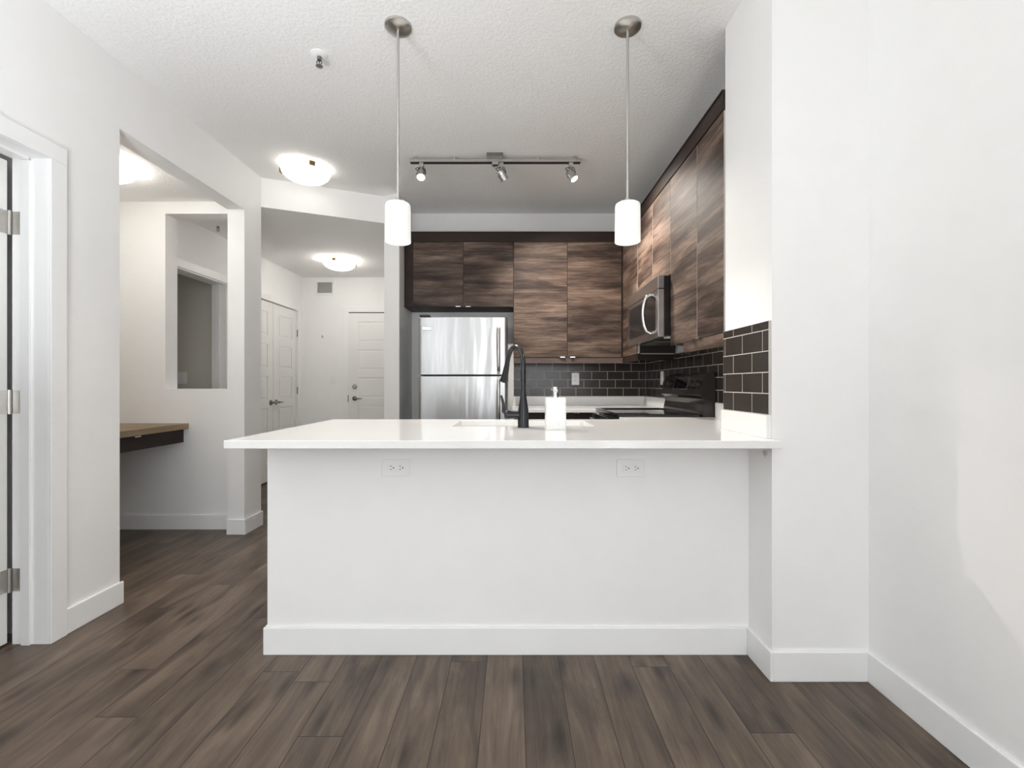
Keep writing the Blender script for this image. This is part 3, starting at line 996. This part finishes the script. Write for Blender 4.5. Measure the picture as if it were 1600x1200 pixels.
MB().box(0.635, 0.667, RY0 + 0.006, RY1 - 0.006, 0.07, 0.262, 0.004).build('drawer', M['black'], rg)
for yy in (RY0 + 0.06, RY1 - 0.06):
    for xx in (0.72, 1.16):
        MB().cyl((xx, yy, 0.0), (xx, yy, 0.0595), 0.018, 12).build('foot', M['blackplastic'], rg)
prof = [(XK - TT - 0.003, 0.8965), (1.172, 0.8965), (1.178, 0.940), (1.188, 0.985), (1.184, 1.018), (1.170, 1.030), (1.160, 1.038), (1.160, 1.046),
        (1.193, 1.176), (1.205, 1.186), (1.235, 1.186), (XK - TT - 0.003, 1.160)]
MB().prism([(a, b) for a, b in prof], RY0 + 0.004, RY1 - 0.004, axis='y').build('backguard', M['panelblack'], rg)
# control panel plate lies on the sloped face
a0, a1 = Vector((1.160, 0, 1.046)), Vector((1.193, 0, 1.176))
sl = (a1 - a0).normalized(); nn = Vector((-sl.z, 0, sl.x))
def on_panel(u, d):
    p = a0 + sl * u + nn * d
    return (p.x, p.z)
def plate(u0, u1, y0, y1, d0, d1, name, mat, par):
    q = [on_panel(u0, d0), on_panel(u1, d0), on_panel(u1, d1), on_panel(u0, d1)]
    return MB().prism(q, y0, y1, axis='y').build(name, mat, par)
plp = plate(0.004, 0.130, RY0 + 0.02, RY1 - 0.02, 0.0003, 0.003, 'control_panel', M['panelblack'], rg)
plate(0.030, 0.112, 3.07, 3.33, 0.0031, 0.0045, 'display_bezel', M['nickel'], rg)
plate(0.033, 0.109, 3.073, 3.322, 0.0046, 0.006, 'display', M['screen'], rg)
for yk in (2.905, 2.992, 3.42, 3.505):
    p = a0 + sl * 0.068
    q = Vector((p.x, yk, p.z))
    mb = MB().lathe([(0, 0.003), (0.025, 0.003), (0.0235, 0.018), (0.0215, 0.024), (0, 0.025)], q, nn, 24)
    c0 = q + nn * 0.026
    mb.tube([c0 - sl * 0.020, c0 + sl * 0.020], 0.005, 8)
    mb.build('knob', M['blackplastic'], rg)

# ------------------------------------------------------------------ sink, faucet, soap
sk = thing('sink', 'white undermount sink let into the peninsula worktop', 'sink', ((SX0 + SX1) / 2, 2.37, CB - 0.2))
mb = MB()
ox0, ox1, oy0, oy1 = SX0 - 0.012, SX1 + 0.012, SY0 - 0.012, SY1 + 0.012
zt, zb_ = CB - 0.0005, CB - 0.19
mb.box(ox0, ox1, oy0, oy0 + 0.012, zb_, zt); mb.box(ox0, ox1, oy1 - 0.012, oy1, zb_, zt)
mb.box(ox0, ox0 + 0.012, oy0 + 0.012, oy1 - 0.012, zb_, zt); mb.box(ox1 - 0.012, ox1, oy0 + 0.012, oy1 - 0.012, zb_, zt)
mb.box(ox0, ox1, oy0, oy1, zb_ - 0.012, zb_)
mb.build('bowl', M['plastic'], sk)
MB().lathe([(0, 0.001), (0.045, 0.001), (0.045, 0.004), (0.03, 0.003), (0, 0.002)], ((SX0 + SX1) / 2, 2.37, zb_), (0, 0, 1), 24).build('drain', M['chrome'], sk)

FA = Vector((0.044, 2.150, CT))
fa = thing('faucet', 'matte black pull-down gooseneck faucet standing at the sink', 'faucet', FA)
MB().lathe([(0, 0.0003), (0.0275, 0.0003), (0.0275, 0.004), (0.0262, 0.006), (0.0258, 0.055), (0.0245, 0.085), (0.0195, 0.115), (0.0150, 0.145), (0.0125, 0.165), (0, 0.165)], FA, (0, 0, 1), 28).build('body', M['matteblack'], fa)
dv = Vector((-0.084, 0.185, 0)).normalized()
pts = []
R = 0.093
zc = 0.296
pts.append(FA + Vector((0, 0, 0.150)))
pts.append(FA + Vector((0, 0, 0.22)))
for k in range(0, 15):
    a = math.radians(180 - 160 * k / 14)
    pts.append(FA + dv * (R + R * math.cos(a)) + Vector((0, 0, zc + R * math.sin(a))))
last = pts[-1]; td = (pts[-1] - pts[-2]).normalized()
pts.append(last + td * 0.02)
MB().tube(pts, 0.0118, 18).build('spout', M['matteblack'], fa)
hd = last + td * 0.02
MB().lathe([(0, 0), (0.0125, 0), (0.0135, 0.015), (0.0150, 0.035), (0.0165, 0.06), (0.0205, 0.088), (0.0215, 0.098), (0.019, 0.101), (0, 0.101)], hd, td, 24).build('spray_head', M['matteblack'], fa)
hp = FA + Vector((0, 0, 0.060))
mb = MB()
mb.lathe([(0, 0.018), (0.0165, 0.018), (0.0170, 0.045), (0.0190, 0.062), (0.0210, 0.072), (0.0195, 0.083), (0.012, 0.090), (0, 0.091)], hp, (-1, 0, 0), 24)
mb.tube([hp + Vector((-0.078, 0, 0.004)), hp + Vector((-0.094, -0.004, 0.018)), hp + Vector((-0.094, -0.006, 0.05)), hp + Vector((-0.100, -0.008, 0.078)), hp + Vector((-0.104, -0.008, 0.092))], [0.011, 0.009, 0.0075, 0.006, 0.0045], 12)
mb.build('lever', M['matteblack'], fa)

SO = Vector((0.189, 2.078, CT))
so = thing('soap_dispenser', 'square white marble soap dispenser with silver pump, right of the faucet', 'soap dispenser', SO)
MB().prism([(SO.x + a, SO.y + b) for a, b in rrect(-0.0455, 0.0455, -0.0455, 0.0455, 0.010)], CT + 0.0003, CT + 0.144, bev=0.004).build('bottle', M['marble'], so)
mb = MB()
mb.lathe([(0, 0.1435), (0.0155, 0.1435), (0.0155, 0.153), (0.012, 0.155), (0.0115, 0.163), (0.0115, 0.176), (0.0125, 0.178), (0.0125, 0.190), (0.0105, 0.193), (0, 0.1935)], SO, (0, 0, 1), 24)
mb.tube([SO + Vector((0, 0, 0.184)), SO + Vector((-0.010, 0.035, 0.184)), SO + Vector((-0.012, 0.048, 0.179))], [0.006, 0.005, 0.004], 10)
mb.build('pump', M['chrome'], so)

# ------------------------------------------------------------------ outlets and switches
def outlet(label, c, out, wide, horizontal, group):
    """decora duplex outlet; c on the wall, out normal, wide = unit vector along wall"""
    c, o, w_ = Vector(c), Vector(out), Vector(wide)
    up = Vector((0, 0, 1))
    A, B = (w_, up) if horizontal else (up, w_)      # A long axis
    t_ = thing('wall_outlet', label, 'outlet', c, group)
    def slab(a0, a1, b0, b1, d0, d1, bev, nm, mat, par):
        p = c + A * a0 + B * b0 + o * d0; q = c + A * a1 + B * b1 + o * d1
        mb = MB().box(min(p.x, q.x), max(p.x, q.x), min(p.y, q.y), max(p.y, q.y), min(p.z, q.z), max(p.z, q.z), bev)
        return mb.build(nm, mat, par)
    slab(-0.0575, 0.0575, -0.036, 0.036, 0.0003, 0.006, 0.002, 'plate', M['plastic'], t_)
    fc = slab(-0.0335, 0.0335, -0.0165, 0.0165, 0.0061, 0.0080, 0.001, 'socket_face', M['plastic'], t_)
    for s in (-0.0195, 0.0185):
        mb = MB()
        for b in (-0.0065, 0.0065):
            p = c + A * (s - 0.0035) + B * (b - 0.0012) + o * 0.0081; q = c + A * (s + 0.0035) + B * (b + 0.0012) + o * 0.0083
            mb.box(min(p.x, q.x), max(p.x, q.x), min(p.y, q.y), max(p.y, q.y), min(p.z, q.z), max(p.z, q.z))
        p = c + A * (s + 0.0105) + o * 0.0081
        mb.cyl(p, p + o * 0.0002, 0.0028, 10)
        mb.build('slots', M['hole'], fc)
    return t_
GO = 'outlets on the peninsula half wall'
outlet('sideways white outlet on the half wall, below the left pendant light', (-0.486, HY0, 0.768), (0, -1, 0), (1, 0, 0), True, GO)
outlet('sideways white outlet on the half wall, below the right pendant light', (0.481, HY0, 0.766), (0, -1, 0), (1, 0, 0), True, GO)
outlet('upright white outlet on the back tiles behind the soap dispenser', (0.586, YB - TT, 1.161), (0, -1, 0), (1, 0, 0), False, 'outlets on the dark tiles')
outlet('upright white outlet on the side tiles left of the range', (XK - TT, 3.85, 1.163), (-1, 0, 0), (0, 1, 0), False, 'outlets on the dark tiles')
def switch(label, c, gangs):
    t_ = thing('light_switch', label, 'light switch', c)
    x, y, z = c
    hw = 0.036 + 0.023 * (gangs - 1)
    MB().box(x - hw, x + hw, y - 0.006, y - 0.0003, z - 0.058, z + 0.058, 0.002).build('plate', M['plastic'], t_)
    for g in range(gangs):
        cx = x + (g - (gangs - 1) / 2) * 0.046
        MB().box(cx - 0.0165, cx + 0.0165, y - 0.0095, y - 0.0061, z - 0.033, z + 0.033, 0.0015).build('rocker', M['plastic'], t_)
switch('single white light switch on the hall end wall', (-2.362, YH, 1.175), 1)
switch('double white light switch seen through the nook pass-through', (-3.262, 4.46, 1.172), 2)
hk = thing('wall_hook', 'tiny dark screw hook on the hall end wall', 'hook', (-2.503, YH, 1.725))
MB().cyl((-2.503, YH - 0.0003, 1.725), (-2.503, YH - 0.022, 1.725), 0.006, 10).box(-2.508, -2.498, YH - 0.026, YH - 0.021, 1.715, 1.75, 0.002).build('peg', M['gunmetal'], hk)
bk = thing('cable_clip', 'small metal clip on the wall stub just under the worktop', 'clip', (PX, 1.75, 0.848))
MB().box(PX - 0.004, PX - 0.0003, 1.738, 1.762, 0.840, 0.857, 0.001).cyl((PX - 0.004, 1.744, 0.851), (PX - 0.013, 1.744, 0.851), 0.005, 10).tube(
    [(PX - 0.006, 1.750, 0.850), (PX - 0.012, 1.740, 0.843), (PX - 0.010, 1.733, 0.836)], 0.0025, 8).build('clip_body', M['nickel'], bk)

# air vent
av = thing('air_vent', 'square white air return grille high on the hall end wall', 'vent', (-2.475, YH, 2.373))
x0, x1, z0, z1 = -2.596, -2.353, 2.278, 2.468
mb = MB(); b_ = 0.026
mb.box(x0, x1, YH - 0.012, YH - 0.0003, z1 - b_, z1, 0.002); mb.box(x0, x1, YH - 0.012, YH - 0.0003, z0, z0 + b_, 0.002)
mb.box(x0, x0 + b_, YH - 0.012, YH - 0.0003, z0 + b_, z1 - b_, 0.002); mb.box(x1 - b_, x1, YH - 0.012, YH - 0.0003, z0 + b_, z1 - b_, 0.002)
mb.build('frame', M['trim'], av)
mb = MB()
mb.box(x0 + b_, x1 - b_, YH - 0.002, YH - 0.0004, z0 + b_, z1 - b_)
k = 0
zz = z0 + b_ + 0.004
while zz < z1 - b_ - 0.004:
    mb.box(x0 + b_, x1 - b_, YH - 0.009, YH - 0.003, zz, zz + 0.003, 0, None); zz += 0.0085
mb.build('louvre_panel', M['grille'], av)

# ------------------------------------------------------------------ ceiling fixtures
def dome_light(label, x, y, z, clips, mat):
    t_ = thing('ceiling_light', label, 'ceiling light', (x, y, z), 'flush dome ceiling lights')
    MB().lathe([(0, 0), (0.135, 0), (0.135, -0.028), (0, -0.028)], (x, y, z - 0.0003), (0, 0, 1), 40).build('base', M['trim'], t_)
    prof = []
    for k in range(13):
        a = math.radians(90 * k / 12)
        prof.append((0.172 * math.cos(a), -0.034 - 0.078 * math.sin(a)))
    prof[-1] = (0, prof[-1][1])
    prof = [(0.150, -0.030), (0.172, -0.030)] + prof
    MB().lathe(prof, (x, y, z), (0, 0, 1), 48).build('glass_dome', mat, t_)
    for an in clips:
        d = Vector((math.cos(an), math.sin(an), 0)); s = Vector((-d.y, d.x, 0))
        c = Vector((x, y, z)) + d * 0.172
        mtx = Matrix((( s.x, d.x, 0, c.x), (s.y, d.y, 0, c.y), (0, 0, 1, c.z), (0, 0, 0, 1)))
        MB().box(-0.020, 0.020, -0.004, 0.012, -0.052, -0.020, 0.003, None, 2, mtx).build('clip', M['bronze'], t_)
    return t_
dome_light('lit frosted dome light on the main ceiling in front of the hall', -1.563, 3.42, CE, [math.radians(-52), math.radians(68), math.radians(188)], M['dome'])
dome_light('lit frosted dome light on the lowered hall ceiling above the closet doors', -1.97, 5.14, LC, [math.radians(-88), math.radians(32), math.radians(152)], M['dome_hall'])
dome_light('lit frosted dome light inside the desk nook, half hidden by the wall', -2.59, 2.86, LC, [math.radians(150), math.radians(265)], M['dome_nook'])

def sprinkler(label, x, y, z):
    t_ = thing('fire_sprinkler', label, 'sprinkler', (x, y, z), 'ceiling fire sprinklers')
    MB().lathe([(0, -0.0003), (0.040, -0.0003), (0.040, -0.004), (0.026, -0.010), (0.012, -0.012), (0, -0.012)], (x, y, z), (0, 0, 1), 28).build('escutcheon', M['trim'], t_)
    mb = MB().cyl((x, y, z - 0.0125), (x, y, z - 0.030), 0.010, 14)
    for s in (-1, 1):
        mb.tube([(x + s * 0.008, y, z - 0.028), (x + s * 0.013, y, z - 0.040), (x + s * 0.004, y, z - 0.056)], 0.0025, 8)
    mb.tube([(x, y, z - 0.030), (x, y, z - 0.052)], 0.003, 8)
    mb.build('frame', M['gunmetal'], t_)
    MB().lathe([(0, -0.056), (0.017, -0.057), (0.017, -0.059), (0, -0.060)], (x, y, z), (0, 0, 1), 20).build('deflector', M['nickel'], t_)
sprinkler('white fire sprinkler on the main ceiling, near the top of the view', -0.962, 2.25, CE)
sprinkler('dark fire sprinkler seen through the nook pass-through', -2.60, 4.0, LC)

# pendants
def pendant(label, x, y):
    t_ = thing('pendant_light', label, 'pendant light', (x, y, CE), 'pendant lights over the peninsula')
    MB().lathe([(0, -0.0003), (0.06, -0.0003), (0.06, -0.012), (0.045, -0.022), (0.008, -0.026), (0, -0.026)], (x, y, CE), (0, 0, 1), 32).build('canopy', M['nickel'], t_)
    MB().cyl((x, y, CE - 0.0255), (x, y, 1.957), 0.0062, 14).cyl((x, y, 2.12), (x, y, 2.125), 0.0078, 14).build('rod', M['nickel'], t_)
    mb = MB().lathe([(0, 1.957), (0.010, 1.957), (0.014, 1.947), (0.026, 1.941), (0.030, 1.934), (0, 1.934)], (x, y, 0), (0, 0, 1), 24)
    for s in (-1, 1):
        mb.cyl((x + s * 0.024, y - 0.004, 1.935), (x + s * 0.024, y - 0.004, 1.949), 0.003, 8)
    mb.build('socket_cap', M['nickel'], t_)
    sh = MB().lathe([(0, 1.9335), (0.046, 1.9335), (0.0535, 1.929), (0.056, 1.920), (0.0575, 1.758), (0.0550, 1.758), (0.0535, 1.918), (0.044, 1.930), (0, 1.930)], (x, y, 0), (0, 0, 1), 40).build('shade', M['shade'], t_)
    MB().lathe([(0, 1.768), (0.0535, 1.768), (0.0535, 1.764), (0, 1.762)], (x, y, 0), (0, 0, 1), 40).build('diffuser', M['diffuser'], t_)
    ld = bpy.data.lights.new('pendant_glow', 'SPOT')
    ld.energy = PEND
    ld.color = (1.0, 0.95, 0.87)
    ld.spot_size = math.radians(165); ld.spot_blend = 0.6
    ld.shadow_soft_size = 0.05
    lo = bpy.data.objects.new('pendant_glow', ld)
    COL.objects.link(lo)
    lo.parent = t_
    lo.location = (0, 0, 1.70 - CE)
    return t_
pendant('left opal glass cylinder pendant hanging over the worktop', -0.527, 2.07)
pendant('right opal glass cylinder pendant hanging over the worktop', 0.517, 2.07)

# added uplight out of view at left, standing in for bounce flash
LX, LY = -1.25, 0.30
fl = thing('added_uplight', 'added black uplight stand out of view at left, in place of bounce flash', 'added uplight', (LX, LY, 0))
MB().lathe([(0, 0), (0.14, 0), (0.14, 0.015), (0.02, 0.03), (0, 0.03)], (LX, LY, 0), (0, 0, 1), 32).build('base', M['matteblack'], fl)
MB().cyl((LX, LY, 0.03), (LX, LY, 0.90), 0.011, 14).build('pole', M['matteblack'], fl)
MB().lathe([(0, 0.90), (0.03, 0.90), (0.24, 0.97), (0.275, 1.01), (0.268, 1.012), (0.03, 0.915), (0, 0.915)], (LX, LY, 0), (0, 0, 1), 36).build('bowl', M['matteblack'], fl)
ld = bpy.data.lights.new('uplight', 'AREA')
ld.shape = 'DISK'
ld.size = 0.50
ld.energy = UPLIGHT
ld.color = (0.92, 0.965, 1.0)
lo = bpy.data.objects.new('uplight', ld)
COL.objects.link(lo)
lo.parent = fl
lo.location = (0, 0, 1.02)
lo.rotation_euler = (math.pi, 0, 0)

# track light
TY = 3.255
tz = CE
def TP(px):
    return (px - 803) * TY / 711
tk = thing('track_light', 'brushed metal ceiling track with three swivelling spotlights', 'track light', (TP(773), TY, CE))
mb = MB()
mb.box(TP(641), TP(907), TY - 0.017, TY + 0.017, tz - 0.046, tz - 0.0275, 0.001, M['nickel'])
mb.box(TP(641.5), TP(906.5), TY - 0.013, TY + 0.013, tz - 0.0515, tz - 0.0461, 0, M['blackplastic'])
for px in (650, 710, 840, 898):
    mb.box(TP(px) - 0.008, TP(px) + 0.008, TY - 0.008, TY + 0.008, tz - 0.0274, tz - 0.0003, 0, M['nickel'])
mb.build('rail', None, tk)
mb = MB().box(TP(761), TP(786), TY - 0.055, TY + 0.055, tz - 0.027, tz - 0.0003, 0.002)
mb.build('feed_canopy', M['gunmetal'], tk)
MB().box(TP(769), TP(779), TY - 0.020, TY + 0.020, tz - 0.066, tz - 0.0465 + 0.022, 0.002).build('feed_box', M['nickel'], tk)
def head(px, axis, tilt_off, light_on):
    x = TP(px)
    top = Vector((x, TY, tz - 0.046))
    h = MB()
    h.box(x - 0.015, x + 0.015, TY - 0.019, TY + 0.019, tz - 0.080, tz - 0.0516, 0.002)
    h.cyl((x, TY, tz - 0.080), (x, TY, tz - 0.092), 0.007, 12)
    hd_ = h.build('spot_head', M['nickel'], tk)
    ax = Vector(axis).normalized()
    c = Vector((x, TY, tz - 0.136)) + Vector(tilt_off)
    a = c - ax * 0.036
    MB().lathe([(0, 0), (0.026, 0), (0.029, 0.004), (0.029, 0.030), (0.0302, 0.031), (0.0302, 0.074), (0.0275, 0.074), (0.0275, 0.060), (0, 0.060)], a, ax, 28).build('lamp_can', M['steel2'] if light_on else M['gunmetal'], hd_)
    MB().lathe([(0, 0.0615), (0.0270, 0.0615), (0.0265, 0.067), (0.018, 0.0705), (0, 0.072)], a, ax, 24).build('bulb', M['bulb'] if light_on else M['grille'], hd_)
    y = MB()
    for s in (-1, 1):
        sd = Vector((0, 1, 0)).cross(ax)
        sd = Vector((1, 0, 0)) if sd.length < 0.2 else sd.normalized()
        y.tube([Vector((x, TY, tz - 0.090)), Vector((x, TY, tz - 0.092)) + sd * s * 0.024, c + sd * s * 0.0325], 0.0035, 8)
    y.build('yoke', M['gunmetal'], hd_)
    k = Vector((-0.045, -0.012, 0))
    MB().tube([Vector((x - 0.004, TY, tz - 0.084)), Vector((x - 0.03, TY - 0.01, tz - 0.088)), Vector((x - 0.042, TY - 0.014, tz - 0.098)),
               Vector((x - 0.030, TY - 0.01, tz - 0.108)) + Vector(tilt_off) * 0.5, a + ax * 0.002 - Vector((0.010, 0, 0))], 0.0028, 8).build('cable', M['blackplastic'], hd_)
    if light_on:
        ld = bpy.data.lights.new('spot_beam', 'SPOT')
        ld.energy = SPOT
        ld.color = (1.0, 0.93, 0.84)
        ld.spot_size = math.radians(105); ld.spot_blend = 1.0
        ld.shadow_soft_size = 0.03
        lo = bpy.data.objects.new('spot_beam', ld)
        COL.objects.link(lo)
        lo.parent = hd_
        lo.location = (a + ax * 0.085) - WORLD[hd_]
        lo.rotation_euler = ax.to_track_quat('-Z', 'Y').to_euler()
        WORLD[lo] = WORLD[hd_]
head(659, (0.05, -0.50, -0.85), (0.0, -0.018, 0.0), True)
head(783.5, (0.48, 0.35, -0.76), (0.006, 0.0, 0.0), True)
head(892, (0.46, -0.22, -0.80), (0.006, 0.0, 0.0), True)

# ------------------------------------------------------------------ desk in the nook
dk = thing('desk', 'wall-mounted wood desk with dark drawer in the nook', 'desk', (-2.8, 2.85, 0.81))
MB().box(-3.078, -2.490, 2.165, NY0 - 0.001, 0.770, 0.812, 0.002).build('desktop', M['desk'], dk)
dr = MB().box(-2.545, -2.527, 2.20, NY0 - 0.004, 0.668, 0.766, 0.001).build('drawer_front', M['espresso'], dk)
tab_pull(dr, (-2.527, 3.04, 0.763), (1, 0, 0), (0, 1, 0), 0.05)
MB().box(-3.05, -2.546, 2.20, NY0 - 0.004, 0.675, 0.768).build('drawer_box', M['carcass'], dk)
